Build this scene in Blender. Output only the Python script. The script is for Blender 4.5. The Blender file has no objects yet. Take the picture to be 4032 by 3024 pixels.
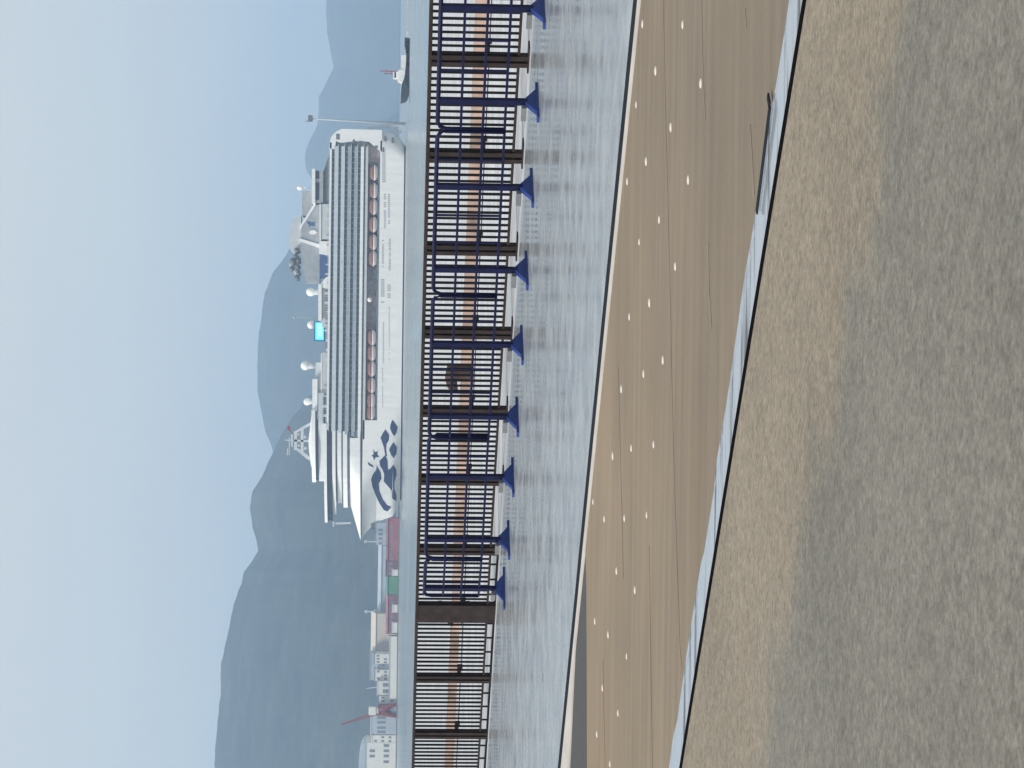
import bpy, bmesh, math, random
from mathutils import Vector, Matrix, noise

random.seed(7)
SC = bpy.context.scene
COL = SC.collection
R = math.radians

# ------------------------------------------------------------------ camera, light
EYE = 1.65
PITCH = math.atan(463.5 / 9000.0)
ROLL = 0.0119
cam = bpy.data.cameras.new('camera')
cam.sensor_fit = 'HORIZONTAL'
cam.sensor_width = 36.0
cam.lens = 36.0 * 9000.0 / 4032.0
cam.clip_start = 0.1
cam.clip_end = 40000.0
camo = bpy.data.objects.new('camera', cam)
COL.objects.link(camo)
F = Vector((0, math.cos(PITCH), -math.sin(PITCH)))
U = Vector((0, math.sin(PITCH), math.cos(PITCH)))
RT = Vector((1, 0, 0))
LX = -U * math.cos(ROLL) + RT * math.sin(ROLL)      # the phone was held on its side
LY = RT * math.cos(ROLL) + U * math.sin(ROLL)
M = Matrix((LX, LY, -F)).transposed().to_4x4()
M.translation = Vector((0, 0, EYE))
camo.matrix_world = M
SC.camera = camo

SUN_AZ, SUN_EL = R(-122), R(38)       # azimuth from +Y towards +X: left and a little behind
world = bpy.data.worlds.new("World")
SC.world = world
world.use_nodes = True
nt = world.node_tree
nt.nodes.clear()
wo = nt.nodes.new('ShaderNodeOutputWorld')
bg = nt.nodes.new('ShaderNodeBackground')
sky = nt.nodes.new('ShaderNodeTexSky')
sky.sky_type = 'NISHITA'
sky.sun_disc = False
sky.sun_elevation = SUN_EL
sky.sun_rotation = SUN_AZ
sky.air_density = 1.0
sky.dust_density = 3.0
sky.ozone_density = 1.5
# thin high overcast: soft uneven veil over the blue
tc = nt.nodes.new('ShaderNodeTexCoord')
mp = nt.nodes.new('ShaderNodeMapping')
mp.inputs['Scale'].default_value = (1.0, 1.0, 3.5)
nz = nt.nodes.new('ShaderNodeTexNoise')
nz.inputs['Scale'].default_value = 5.0
nz.inputs['Detail'].default_value = 4.0
nz.inputs['Roughness'].default_value = 0.5
rp = nt.nodes.new('ShaderNodeValToRGB')
rp.color_ramp.elements[0].position = 0.3
rp.color_ramp.elements[0].color = (5.75, 5.95, 6.1, 1)
rp.color_ramp.elements[1].position = 0.7
rp.color_ramp.elements[1].color = (6.1, 6.5, 6.3, 1)
mx = nt.nodes.new('ShaderNodeMixRGB')
mx.inputs['Fac'].default_value = 0.93
nt.links.new(tc.outputs['Generated'], mp.inputs['Vector'])
nt.links.new(mp.outputs['Vector'], nz.inputs['Vector'])
nt.links.new(nz.outputs['Fac'], rp.inputs['Fac'])
nt.links.new(sky.outputs['Color'], mx.inputs['Color1'])
nt.links.new(rp.outputs['Color'], mx.inputs['Color2'])
nt.links.new(mx.outputs['Color'], bg.inputs['Color'])
bg.inputs['Strength'].default_value = 0.085
nt.links.new(bg.outputs['Background'], wo.inputs['Surface'])

sd = bpy.data.lights.new('sun', 'SUN')
sd.energy = 2.4
sd.angle = R(14)
sd.color = (1.0, 0.95, 0.88)
so = bpy.data.objects.new('sun', sd)
COL.objects.link(so)
sv = Vector((math.sin(SUN_AZ) * math.cos(SUN_EL), math.cos(SUN_AZ) * math.cos(SUN_EL), math.sin(SUN_EL)))
so.rotation_euler = (-sv).to_track_quat('-Z', 'Y').to_euler()
so.location = (0, 0, 60)

SC.view_settings.view_transform = 'Standard'
SC.view_settings.look = 'None'
SC.view_settings.gamma = 1.0
SC.view_settings.exposure = 0.5
SC.render.engine = 'CYCLES'
SC.cycles.volume_bounces = 1
SC.cycles.max_bounces = 8

# ------------------------------------------------------------------ materials
def mat(name, col, rough=0.6, metal=0.0, var=0.12, scale=4.0, bump=0.0, bscale=None,
        spec=0.5, stretch=(1, 1, 1), detail=4.0):
    m = bpy.data.materials.new(name)
    m.use_nodes = True
    t = m.node_tree
    b = t.nodes['Principled BSDF']
    c = t.nodes.new('ShaderNodeTexCoord')
    mpn = t.nodes.new('ShaderNodeMapping')
    mpn.inputs['Scale'].default_value = stretch
    n = t.nodes.new('ShaderNodeTexNoise')
    n.inputs['Scale'].default_value = scale
    n.inputs['Detail'].default_value = detail
    r = t.nodes.new('ShaderNodeValToRGB')
    r.color_ramp.elements[0].position = 0.25
    r.color_ramp.elements[1].position = 0.75
    lo = tuple(max(0, x * (1 - var)) for x in col)
    hi = tuple(min(1, x * (1 + var)) for x in col)
    r.color_ramp.elements[0].color = lo + (1,)
    r.color_ramp.elements[1].color = hi + (1,)
    t.links.new(c.outputs['Object'], mpn.inputs['Vector'])
    t.links.new(mpn.outputs['Vector'], n.inputs['Vector'])
    t.links.new(n.outputs['Fac'], r.inputs['Fac'])
    t.links.new(r.outputs['Color'], b.inputs['Base Color'])
    b.inputs['Roughness'].default_value = rough
    b.inputs['Metallic'].default_value = metal
    b.inputs['Specular IOR Level'].default_value = spec
    if bump:
        n2 = t.nodes.new('ShaderNodeTexNoise')
        n2.inputs['Scale'].default_value = bscale or scale * 3
        n2.inputs['Detail'].default_value = 5
        bp = t.nodes.new('ShaderNodeBump')
        bp.inputs['Strength'].default_value = bump
        bp.inputs['Distance'].default_value = 0.02
        t.links.new(mpn.outputs['Vector'], n2.inputs['Vector'])
        t.links.new(n2.outputs['Fac'], bp.inputs['Height'])
        t.links.new(bp.outputs['Normal'], b.inputs['Normal'])
    return m

def emat(name, col, strength):
    m = mat(name, col, 0.4)
    b = m.node_tree.nodes['Principled BSDF']
    b.inputs['Emission Color'].default_value = tuple(col) + (1,)
    b.inputs['Emission Strength'].default_value = strength
    return m

class Tree:
    def __init__(s, name, rough=0.8, spec=0.3):
        s.m = bpy.data.materials.new(name)
        s.m.use_nodes = True
        s.t = s.m.node_tree
        s.b = s.t.nodes['Principled BSDF']
        s.b.inputs['Roughness'].default_value = rough
        s.b.inputs['Specular IOR Level'].default_value = spec
        s.c = s.t.nodes.new('ShaderNodeTexCoord').outputs['Object']
    def map(s, scale=(1, 1, 1), rot=(0, 0, 0), loc=(0, 0, 0)):
        n = s.t.nodes.new('ShaderNodeMapping')
        n.inputs['Scale'].default_value = scale
        n.inputs['Rotation'].default_value = rot
        n.inputs['Location'].default_value = loc
        s.t.links.new(s.c, n.inputs['Vector'])
        return n.outputs['Vector']
    def noise(s, vec, scale, detail=4, rough=0.55):
        n = s.t.nodes.new('ShaderNodeTexNoise')
        n.inputs['Scale'].default_value = scale
        n.inputs['Detail'].default_value = detail
        n.inputs['Roughness'].default_value = rough
        s.t.links.new(vec, n.inputs['Vector'])
        return n.outputs['Fac']
    def ramp(s, fac, stops):
        n = s.t.nodes.new('ShaderNodeValToRGB')
        e = n.color_ramp.elements
        while len(e) < len(stops):
            e.new(0.5)
        for i, (p, c) in enumerate(stops):
            e[i].position = p
            e[i].color = (c, c, c, 1) if isinstance(c, (int, float)) else tuple(c) + (1,)
        s.t.links.new(fac, n.inputs['Fac'])
        return n.outputs['Color']
    def mix(s, a, b, fac, mode='MIX'):
        n = s.t.nodes.new('ShaderNodeMixRGB')
        n.blend_type = mode
        for k, v in (('Color1', a), ('Color2', b), ('Fac', fac)):
            if isinstance(v, (int, float)) and k == 'Fac':
                n.inputs[k].default_value = v
            elif isinstance(v, tuple):
                n.inputs[k].default_value = v + (1,)
            else:
                s.t.links.new(v, n.inputs[k])
        return n.outputs['Color']
    def math(s, op, a, b=None):
        n = s.t.nodes.new('ShaderNodeMath')
        n.operation = op
        for i, v in enumerate((a, b)):
            if v is None:
                continue
            if isinstance(v, (int, float)):
                n.inputs[i].default_value = v
            else:
                s.t.links.new(v, n.inputs[i])
        return n.outputs[0]
    def sep(s, vec):
        n = s.t.nodes.new('ShaderNodeSeparateXYZ')
        s.t.links.new(vec, n.inputs[0])
        return n.outputs
    def color(s, c):
        s.t.links.new(c, s.b.inputs['Base Color'])
    def rough(s, c):
        s.t.links.new(c, s.b.inputs['Roughness'])
    def bump(s, h, strength, dist=0.01):
        n = s.t.nodes.new('ShaderNodeBump')
        n.inputs['Strength'].default_value = strength
        n.inputs['Distance'].default_value = dist
        s.t.links.new(h, n.inputs['Height'])
        s.t.links.new(n.outputs['Normal'], s.b.inputs['Normal'])

# ------------------------------------------------------------------ mesh builder
def fix(me):
    bm = bmesh.new()
    bm.from_mesh(me)
    bmesh.ops.recalc_face_normals(bm, faces=bm.faces)
    bm.to_mesh(me)
    bm.free()

class MB:
    def __init__(s):
        s.v, s.f, s.mi, s.sm = [], [], [], []
    def add(s, vs, fs, mi=0, smooth=False):
        o = len(s.v)
        s.v += [tuple(x) for x in vs]
        for f in fs:
            s.f.append([i + o for i in f])
            s.mi.append(mi)
            s.sm.append(smooth)
    def box(s, a, b, mi=0, fr=None):
        x0, y0, z0 = a
        x1, y1, z1 = b
        vs = [(x0, y0, z0), (x1, y0, z0), (x1, y1, z0), (x0, y1, z0),
              (x0, y0, z1), (x1, y0, z1), (x1, y1, z1), (x0, y1, z1)]
        if fr:
            vs = [fr(*p) for p in vs]
        s.add(vs, [(0, 3, 2, 1), (4, 5, 6, 7), (0, 1, 5, 4), (1, 2, 6, 5), (2, 3, 7, 6), (3, 0, 4, 7)], mi)
    def bar(s, p, q, w, h=None, mi=0):
        h = h or w
        p, q = Vector(p), Vector(q)
        d = (q - p).normalized()
        up = Vector((0, 0, 1)) if abs(d.z) < 0.95 else Vector((0, 1, 0))
        a = d.cross(up).normalized() * (w / 2)
        b = a.cross(d).normalized() * (h / 2)
        vs = [p + a + b, p - a + b, p - a - b, p + a - b, q + a + b, q - a + b, q - a - b, q + a - b]
        s.add(vs, [(0, 1, 2, 3), (7, 6, 5, 4), (0, 4, 5, 1), (1, 5, 6, 2), (2, 6, 7, 3), (3, 7, 4, 0)], mi)
    def tube(s, pts, rad, n=10, mi=0, closed=False):
        rings = []
        pts = [Vector(p) for p in pts]
        rads = rad if isinstance(rad, (list, tuple)) else [rad] * len(pts)
        vs = []
        for i, p in enumerate(pts):
            d = (pts[min(i + 1, len(pts) - 1)] - pts[max(i - 1, 0)]).normalized()
            up = Vector((0, 0, 1)) if abs(d.z) < 0.9 else Vector((1, 0, 0))
            a = d.cross(up).normalized()
            b = a.cross(d).normalized()
            for k in range(n):
                t = 2 * math.pi * k / n
                vs.append(p + (a * math.cos(t) + b * math.sin(t)) * rads[i])
        fs = []
        for i in range(len(pts) - 1):
            for k in range(n):
                fs.append((i * n + k, i * n + (k + 1) % n, (i + 1) * n + (k + 1) % n, (i + 1) * n + k))
        fs.append(tuple(range(n - 1, -1, -1)))
        fs.append(tuple((len(pts) - 1) * n + k for k in range(n)))
        s.add(vs, fs, mi, True)
    def lathe(s, prof, c=(0, 0, 0), n=20, mi=0):
        vs, fs = [], []
        for r_, z in prof:
            for k in range(n):
                t = 2 * math.pi * k / n
                vs.append((c[0] + r_ * math.cos(t), c[1] + r_ * math.sin(t), c[2] + z))
        for i in range(len(prof) - 1):
            for k in range(n):
                fs.append((i * n + k, i * n + (k + 1) % n, (i + 1) * n + (k + 1) % n, (i + 1) * n + k))
        fs.append(tuple(range(n - 1, -1, -1)))
        fs.append(tuple((len(prof) - 1) * n + k for k in range(n)))
        s.add(vs, fs, mi, True)
    def ball(s, c, r_, n=16, mi=0, sq=1.0):
        s.lathe([(max(0.001, r_ * math.sin(math.pi * i / 10)), -r_ * sq * math.cos(math.pi * i / 10)) for i in range(11)], c, n, mi)
    def prism(s, poly, v0, v1, fr, mi=0, hb=None):
        """poly of (u,z); extruded from depth v0 to v1; fr(u,v,z) -> point; hb(u) narrows the depth"""
        n = len(poly)
        c = (v0 + v1) / 2
        vs = []
        for side in (v0, v1):
            for (u, z) in poly:
                k = hb(u) if hb else 1.0
                vs.append(fr(u, c + (side - c) * k, z))
        fs = [tuple(range(n)), tuple(range(2 * n - 1, n - 1, -1))]
        for i in range(n):
            j = (i + 1) % n
            fs.append((i, j, n + j, n + i))
        s.add(vs, fs, mi)
    def build(s, name, mats, parent=None, bevel=0.0):
        me = bpy.data.meshes.new(name)
        me.from_pydata(s.v, [], s.f)
        if not isinstance(mats, (list, tuple)):
            mats = [mats]
        for m in mats:
            me.materials.append(m)
        for i, p in enumerate(me.polygons):
            p.material_index = s.mi[i]
            p.use_smooth = s.sm[i]
        fix(me)
        o = bpy.data.objects.new(name, me)
        COL.objects.link(o)
        if parent:
            o.parent = parent
        if bevel:
            b = o.modifiers.new('bevel', 'BEVEL')
            b.width = bevel
            b.segments = 2
            b.limit_method = 'ANGLE'
        return o

def tag(o, label=None, cat=None, group=None, kind=None):
    if label: o['label'] = label
    if cat: o['category'] = cat
    if group: o['group'] = group
    if kind: o['kind'] = kind
    return o

def thing(name, loc, label, cat, group=None, rot=0.0):
    o = bpy.data.objects.new(name, None)
    o.empty_display_size = 0.3
    COL.objects.link(o)
    o.location = loc
    o.rotation_euler = (0, 0, rot)
    return tag(o, label, cat, group)

def dup(root, loc, rot, label=None):
    r_ = root.copy()
    COL.objects.link(r_)
    r_.location = loc
    r_.rotation_euler = (0, 0, rot)
    if label: r_['label'] = label
    for ch in list(root.children):
        c = ch.copy(); COL.objects.link(c); c.parent = r_
        for g in ch.children:
            d = g.copy(); COL.objects.link(d); d.parent = c
    return r_

# quay frame: s runs along the promenade (left and away), t runs across it towards the water
TH = math.atan2(9168.0, 9000.0)
DV = Vector((-math.sin(TH), math.cos(TH), 0))
NV = Vector((math.cos(TH), math.sin(TH), 0))
def Q(s_, t_, z=0.0):
    return DV * s_ + NV * t_ + Vector((0, 0, z))
QROT = math.atan2(DV.y, DV.x)            # local x axis along DV
# local frame of quay objects: x along s, y = -t
def rowmap(T):                            # texture space along the promenade
    return T.map(rot=(0, 0, -QROT))

# ------------------------------------------------------------------ ground materials
def m_pavement():
    T = Tree('dusty_concrete', 0.9, 0.2)
    v = rowmap(T)
    x, y, z = T.sep(v)          # x = s, y = -t
    t_ = T.math('MULTIPLY', y, -1.0)
    wob = T.noise(v, 1.6, 5, 0.65)
    edge = T.math('ADD', t_, T.math('MULTIPLY', T.math('SUBTRACT', wob, 0.5), 1.5))
    mask = T.ramp(T.math('MULTIPLY', T.math('SUBTRACT', edge, 5.7), 1.0), [(0.2, 0.0), (0.62, 1.0)])
    fine = T.noise(v, 34, 5, 0.75)
    mid = T.noise(v, 11, 5, 0.65)
    big = T.noise(v, 0.7, 3, 0.5)
    grey = T.ramp(fine, [(0.32, (0.132, 0.124, 0.106)), (0.68, (0.258, 0.245, 0.212))])
    tan = T.ramp(fine, [(0.32, (0.180, 0.150, 0.114)), (0.68, (0.345, 0.298, 0.235))])
    base = T.mix(grey, tan, mask)
    base = T.mix(base, T.ramp(mid, [(0.35, 0.74), (0.65, 1.16)]), 0.75, 'MULTIPLY')
    base = T.mix(base, T.ramp(big, [(0.3, 0.86), (0.7, 1.1)]), 0.7, 'MULTIPLY')
    # scattered pale grit
    vn = T.t.nodes.new('ShaderNodeTexVoronoi')
    vn.inputs['Scale'].default_value = 22
    T.t.links.new(v, vn.inputs['Vector'])
    grit = T.ramp(vn.outputs['Distance'], [(0.0, 1.0), (0.13, 0.0)])
    gm = T.math('MULTIPLY', grit, T.ramp(T.noise(v, 5, 2), [(0.52, 0.0), (0.66, 0.55)]))
    base = T.mix(base, (0.42, 0.39, 0.33), gm)
    T.color(base)
    T.bump(T.noise(v, 60, 6, 0.7), 0.5, 0.006)
    return T.m

def m_lane():
    T = Tree('tan_lane', 0.75, 0.3)
    v = rowmap(T)
    fine = T.noise(v, 30, 4, 0.6)
    st = T.noise(T.map(scale=(0.25, 4.0, 1), rot=(0, 0, R(-4))), 1.6, 4, 0.5)
    big = T.noise(v, 0.5, 3)
    base = T.ramp(st, [(0.3, (0.218, 0.170, 0.124)), (0.7, (0.272, 0.218, 0.160))])
    base = T.mix(base, T.ramp(fine, [(0.3, 0.93), (0.7, 1.06)]), 0.8, 'MULTIPLY')
    base = T.mix(base, T.ramp(big, [(0.3, 0.88), (0.7, 1.1)]), 0.8, 'MULTIPLY')
    x, y, z = T.sep(v)
    wear = T.math('ADD', T.math('MULTIPLY', x, 0.05), T.math('MULTIPLY', T.math('SUBTRACT', T.noise(v, 0.6, 4), 0.5), 0.5))
    base = T.mix(base, T.ramp(wear, [(0.25, (0.80, 0.82, 0.84)), (0.85, (1.10, 1.04, 0.94))]), 1.0, 'MULTIPLY')
    T.color(base)
    T.bump(fine, 0.12, 0.003)
    return T.m

def m_wet():
    T = Tree('wet_concrete', 0.2, 0.5)
    v = rowmap(T)
    m1 = T.noise(v, 2.2, 5, 0.6)
    st = T.noise(T.map(scale=(0.35, 2.2, 1), rot=(0, 0, -QROT)), 1.5, 4, 0.55)
    base = T.ramp(m1, [(0.3, (0.22, 0.24, 0.26)), (0.7, (0.36, 0.38, 0.40))])
    bands = T.noise(T.map(scale=(0.12, 1.6, 1), rot=(0, 0, R(-6))), 1.2, 4, 0.6)
    base = T.mix(base, T.ramp(bands, [(0.35, 0.82), (0.65, 1.14)]), 0.7, 'MULTIPLY')
    T.color(base)
    T.rough(T.ramp(T.noise(v, 1.1, 4, 0.6), [(0.32, 0.17), (0.68, 0.32)]))
    h = T.noise(T.map(scale=(1.0, 1.0, 1)), 9, 4, 0.6)
    T.bump(h, 0.02, 0.01)
    T.b.inputs['Coat Weight'].default_value = 0.0
    T.b.inputs['IOR'].default_value = 1.6
    return T.m

def m_water():
    T = Tree('sea_water', 0.12, 0.5)
    T.b.inputs['IOR'].default_value = 1.33
    b1 = T.noise(T.map(scale=(1, 1, 1)), 0.8, 4, 0.6)
    b2 = T.noise(T.map(scale=(0.02, 0.06, 1)), 1.0, 3, 0.5)
    T.color(T.ramp(b2, [(0.35, (0.16, 0.20, 0.215)), (0.65, (0.20, 0.24, 0.25))]))
    T.rough(T.ramp(b2, [(0.3, 0.10), (0.7, 0.22)]))
    T.bump(b1, 0.35, 0.12)
    return T.m

PAVE, LANE, WET, WATER = m_pavement(), m_lane(), m_wet(), m_water()
APRON = mat('pale_apron', (0.48, 0.49, 0.515), 0.8, var=0.28, scale=0.9, bump=0.2, bscale=30)
ASPH = mat('asphalt', (0.060, 0.060, 0.062), 0.85, var=0.25, scale=30, bump=0.3, bscale=80)
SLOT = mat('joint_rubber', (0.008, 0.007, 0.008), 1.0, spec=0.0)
DRAIN = mat('drain_steel', (0.028, 0.034, 0.042), 1.0, spec=0.0)
KERB = mat('pale_kerb', (0.50, 0.46, 0.43), 0.8, var=0.15, scale=3)
ORANGE = mat('terracotta_paint', (0.33, 0.235, 0.195), 0.8, var=0.5, scale=1.8)
QWALL = mat('quay_wall', (0.22, 0.21, 0.19), 0.9, var=0.3, scale=1)
def m_gutter():
    T = Tree('gutter_film', 0.12, 0.5)
    v = T.map(scale=(0.55, 9.0, 1), rot=(0, 0, -QROT))
    n_ = T.noise(v, 1.0, 5, 0.65)
    T.color(T.ramp(n_, [(0.50, (0.34, 0.37, 0.41)), (0.62, (0.10, 0.105, 0.12))]))
    T.rough(T.ramp(n_, [(0.50, 0.10), (0.62, 0.75)]))
    T.bump(T.noise(rowmap(T), 12, 3), 0.05, 0.01)
    return T.m
GUT = m_gutter()
SEAM = mat('lane_seam', (0.205, 0.162, 0.123), 0.85, var=0.2, scale=3)

# ------------------------------------------------------------------ the setting
def sheet(name, pts, z, m, kind='structure', parent=None, depth=0.12):
    """slab: polygon in (s,t), top at z"""
    b = MB()
    n = len(pts)
    vs = [Q(s_, t_, z) for s_, t_ in pts] + [Q(s_, t_, z - depth) for s_, t_ in pts]
    fs = [tuple(range(n)), tuple(range(2 * n - 1, n - 1, -1))]
    fs += [(i, (i + 1) % n, n + (i + 1) % n, n + i) for i in range(n)]
    b.add(vs, fs)
    o = b.build(name, m, parent)
    return tag(o, kind=kind) if kind else o

S0, S1 = -90.0, 420.0
sheet('pavement', [(S0, -60), (S1, -60), (S1, 7.66), (S0, 7.66)], 0.0, PAVE, depth=0.5)
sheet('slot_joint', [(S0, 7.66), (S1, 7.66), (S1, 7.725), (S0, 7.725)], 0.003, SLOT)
# wet gutter with a ragged far edge
random.seed(3)
edge = []
s_ = S0
while s_ < S1:
    if 3 < s_ < 14:
        edge.append((s_, 8.035 + random.choice([-0.035, -0.02, 0, 0, 0.01, 0.025]) + random.uniform(-0.008, 0.008)))
        s_ += random.uniform(0.12, 0.5)
    else:
        edge.append((s_, 8.035)); s_ += 3
edge.append((S1, 8.035))
sheet('gutter', [(S0, 7.725), (S1, 7.725)] + edge[::-1], -0.004, GUT)
sheet('lane', [(S0, 7.9), (18.2, 7.9), (14.85, 12.69), (14.75, 12.99), (S0, 12.99)], -0.008, LANE)
sheet('asphalt_road', [(18.2, 7.9), (S1, 7.9), (S1, 10.0), (22, 10.8), (17.25, 12.52), (16.1, 12.99), (14.75, 12.99), (14.85, 12.69)], -0.012, ASPH)
sheet('kerb_line', [(S0, 12.99), (16.1, 12.99), (17.25, 12.52), (22, 10.8), (S1, 10.0), (S1, 13.12), (S0, 13.12)], 0.002, KERB)
sheet('drain_channel', [(S0, 13.12), (S1, 13.12), (S1, 13.33), (S0, 13.33)], 0.004, DRAIN)
sheet('wet_pavement', [(S0, 13.33), (S1, 13.33), (S1, 23.08), (S0, 23.08)], 0.0, WET, depth=0.5)
sheet('quay_apron', [(S0, 23.08), (S1, 23.08), (S1, 97.0), (S0, 97.0)], 0.0, APRON, depth=0.6)
sheet('crane_rail_line', [(S0, 33.55), (S1, 33.55), (S1, 33.75), (S0, 33.75)], 0.012, DRAIN, depth=0.02)
sheet('quay_edge_kerb', [(S0, 35.35), (S1, 35.35), (S1, 35.75), (S0, 35.75)], 0.21, ORANGE, depth=0.21)
sheet('quay_wall', [(S0, 96.2), (S1, 96.2), (S1, 96.98), (S0, 96.98)], -0.6, QWALL, depth=4.0)

# curving seams in the lane surface
b = MB()
def seam(pts, w=0.045):
    for (a, c) in zip(pts[:-1], pts[1:]):
        b.bar(Q(*a, -0.0095), Q(*c, -0.0095), w, 0.008)
def survey(x, y):        # surveyed position on the ground
    v = F + LX * ((x - 2016) / 9000.0) - LY * ((y - 1512) / 9000.0)
    k = -EYE / v.z
    p = v * k
    return (p.dot(DV), p.dot(NV))
SEAMS = [[(2606, -60), (2612, 300), (2622, 700), (2632, 1100), (2640, 1500), (2648, 1850), (2660, 2200), (2672, 2560), (2680, 2640)],
         [(2756, -60), (2760, 150), (2764, 340), (2772, 480)], [(2782, 960), (2786, 1150), (2796, 1300)],
         [(2946, 500), (2954, 620), (2962, 780)], [(2928, 40), (2932, 120)],
         [(2430, 1450), (2436, 1700), (2444, 2000), (2450, 2280)], [(2370, 2600), (2374, 2800), (2380, 3100)],
         [(2552, 2150), (2556, 2500), (2562, 2900), (2566, 3100)]]
for sp in SEAMS:
    seam([survey(*q_) for q_ in sp], random.uniform(0.03, 0.05))
tag(b.build('lane_seams', SEAM), kind='structure')

# water sheet out to the horizon
b = MB()
b.add([Q(-12000, 96.9, -2.55), Q(16000, 96.9, -2.55), Q(16000, 16000, -2.55), Q(-12000, 16000, -2.55)], [(0, 1, 2, 3)])
tag(b.build('water', WATER), kind='structure')

# hills
HILL = None
def m_hill():
    T = Tree('wooded_hill', 0.95, 0.1)
    v = T.map()
    a = T.noise(v, 0.012, 6, 0.65)
    c = T.noise(v, 0.0025, 4, 0.5)
    base = T.ramp(a, [(0.35, (0.016, 0.024, 0.024)), (0.65, (0.058, 0.066, 0.052))])
    d_ = T.noise(v, 0.045, 5, 0.7)
    base = T.mix(base, T.ramp(d_, [(0.35, 0.55), (0.65, 1.45)]), 0.8, 'MULTIPLY')
    base = T.mix(base, T.ramp(c, [(0.3, 0.7), (0.7, 1.3)]), 0.8, 'MULTIPLY')
    T.color(base)
    return T.m
HILL = m_hill()
def hill(name, dist, pts, depth, seed, rough):
    """pts: ridge as (sideways px, height px) of a 9000 px lens -> metres at that distance"""
    k = dist / 9000.0
    pts = sorted(pts)
    ys = [p[0] for p in pts]
    b = MB()
    N = 520
    rows = [-0.55, -0.4, -0.3, -0.2, -0.12, -0.05, 0, 0.08, 0.2, 0.4, 0.7]
    y0, y1 = ys[0], ys[-1]
    for i in range(N + 1):
        y = y0 + (y1 - y0) * i / N
        for a, c in zip(pts[:-1], pts[1:]):
            if a[0] <= y <= c[0]:
                h = a[1] + (c[1] - a[1]) * (y - a[0]) / (c[0] - a[0])
                break
        X = -(y - 1512) * k
        H = (h) * k + EYE
        H += (noise.noise(Vector((X * 0.05, seed, 9))) * 0.9 + noise.noise(Vector((X * 0.02, seed, 0))) * 1.4 + noise.noise(Vector((X * 0.006, seed, 4))) * 1.6) * rough
        for r_ in rows:
            if r_ <= 0:
                f = (1 + r_ / 0.55)
                f = f ** 0.8
            else:
                f = max(0, 1 - r_ / 0.7)
            g = noise.noise(Vector((X * 0.0022 + seed, r_ * 3, seed)))
            z = -4 + (H + 4) * f * (1 + 0.25 * g * (1 - f) * 2)
            if r_ < 0:
                z = min(z, H - 2)
            b.v.append((X * (1 + r_ * depth / dist) + g * 30 * (1 - f), dist + r_ * depth + g * depth * 0.12 * (1 - f), z))
    m = len(rows)
    for i in range(N):
        for j in range(m - 1):
            b.f.append((i * m + j, (i + 1) * m + j, (i + 1) * m + j + 1, i * m + j + 1))
            b.mi.append(0); b.sm.append(True)
    return tag(b.build(name, HILL), kind='structure')

def HX(x, y):          # height in px above the tilted horizon of the picture
    return (y, (1570.5 - 0.0119 * y) - x)
W_ = 1.8228
left = [(465, 1655), (470, 1600), (478, 1500), (478, 1440), (490, 1400), (500, 1340), (515, 1280), (530, 1240),
        (560, 1195), (556, 1170), (545, 1125), (540, 1100), (548, 1065), (570, 1035), (583, 1000), (598, 965), (640, 900), (700, 820), (800, 700)]
hill('near_hill', 4200, [HX(a * W_, c * W_) for a, c in left] + [(3500, 640), (4300, 560), (5400, 60)], 2200, 3.1, 2.0)
mid_ = [(592, 985), (588, 970), (575, 940), (568, 900), (558, 850), (557, 790), (562, 740), (568, 690), (575, 640), (592, 595),
        (620, 560), (650, 500), (690, 430), (760, 330), (850, 250)]
hill('middle_hill', 6300, [HX(a * W_, c * W_) for a, c in mid_] + [(2100, 420), (2600, 120), (2900, 10)], 2600, 8.4, 2.0)
rgt = [(700, -60), (705, 0), (707, 80), (713, 110), (722, 150), (708, 182), (690, 215), (690, 240), (686, 278), (668, 312), (659, 340), (664, 375), (690, 420), (740, 480), (830, 560)]
hill('far_hill', 8200, [HX(a * W_, c * W_) for a, c in rgt] + [(-700, 330), (-1600, 200), (-2600, 20)], 2600, 15.7, 2.0)

# the hazy sea air
b = MB()
b.box((-9000, -120, -9), (9000, 11000, 520))
hz = b.build('haze', [])
hm = bpy.data.materials.new('sea_haze')
hm.use_nodes = True
t = hm.node_tree
t.nodes.clear()
ho = t.nodes.new('ShaderNodeOutputMaterial')
hv = t.nodes.new('ShaderNodeVolumePrincipled')
hv.inputs['Color'].default_value = (0.55, 0.75, 1.0, 1)
hv.inputs['Density'].default_value = 0.00018
hv.inputs['Anisotropy'].default_value = 0.0
t.links.new(hv.outputs['Volume'], ho.inputs['Volume'])
hz.data.materials.append(hm)
tag(hz, kind='stuff')

# ------------------------------------------------------------------ railing along the quay
BROWN = mat('brown_paint', (0.026, 0.018, 0.017), 0.55, var=0.45, scale=6, spec=0.25)
BROWN2 = mat('brown_paint_bars', (0.007, 0.007, 0.009), 0.6, var=0.3, scale=6, spec=0.15)
RZ = Vector((0, 0, 0))
SR = 13.0                                   # first metre of the built railing
root = thing('railing', Q(SR, 23.4), 'long dark brown steel railing with upright bars beside the quay', 'railing', rot=QROT)
def L(s_, dt, z):                           # local coords: x along s, y = minus t offset
    return (s_ - SR, -dt, z)
posts = [14.15, 15.70, 17.25, 18.80, 20.41, 21.97, 23.54, 24.99, 26.57, 28.07, 29.75, 31.27, 32.8, 34.4, 36.0]
SE = 36.3
b = MB(); b.box(L(SR, 0.035, 1.225), L(SE, -0.035, 1.275)); b.build('top_rail', BROWN, root, 0.006)
b = MB(); b.box(L(SR, 0.02, 0.115), L(SE, -0.02, 0.15)); b.build('bottom_rail', BROWN, root)
b = MB()
b.box(L(26.65, 0.02, 0.0), L(SE, -0.02, 0.035))
q = 26.9
while q < SE:
    b.box(L(q, 0.012, 0.035), L(q + 0.02, -0.012, 0.115)); q += 0.36
b.build('toe_rail', BROWN2, root)
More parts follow.
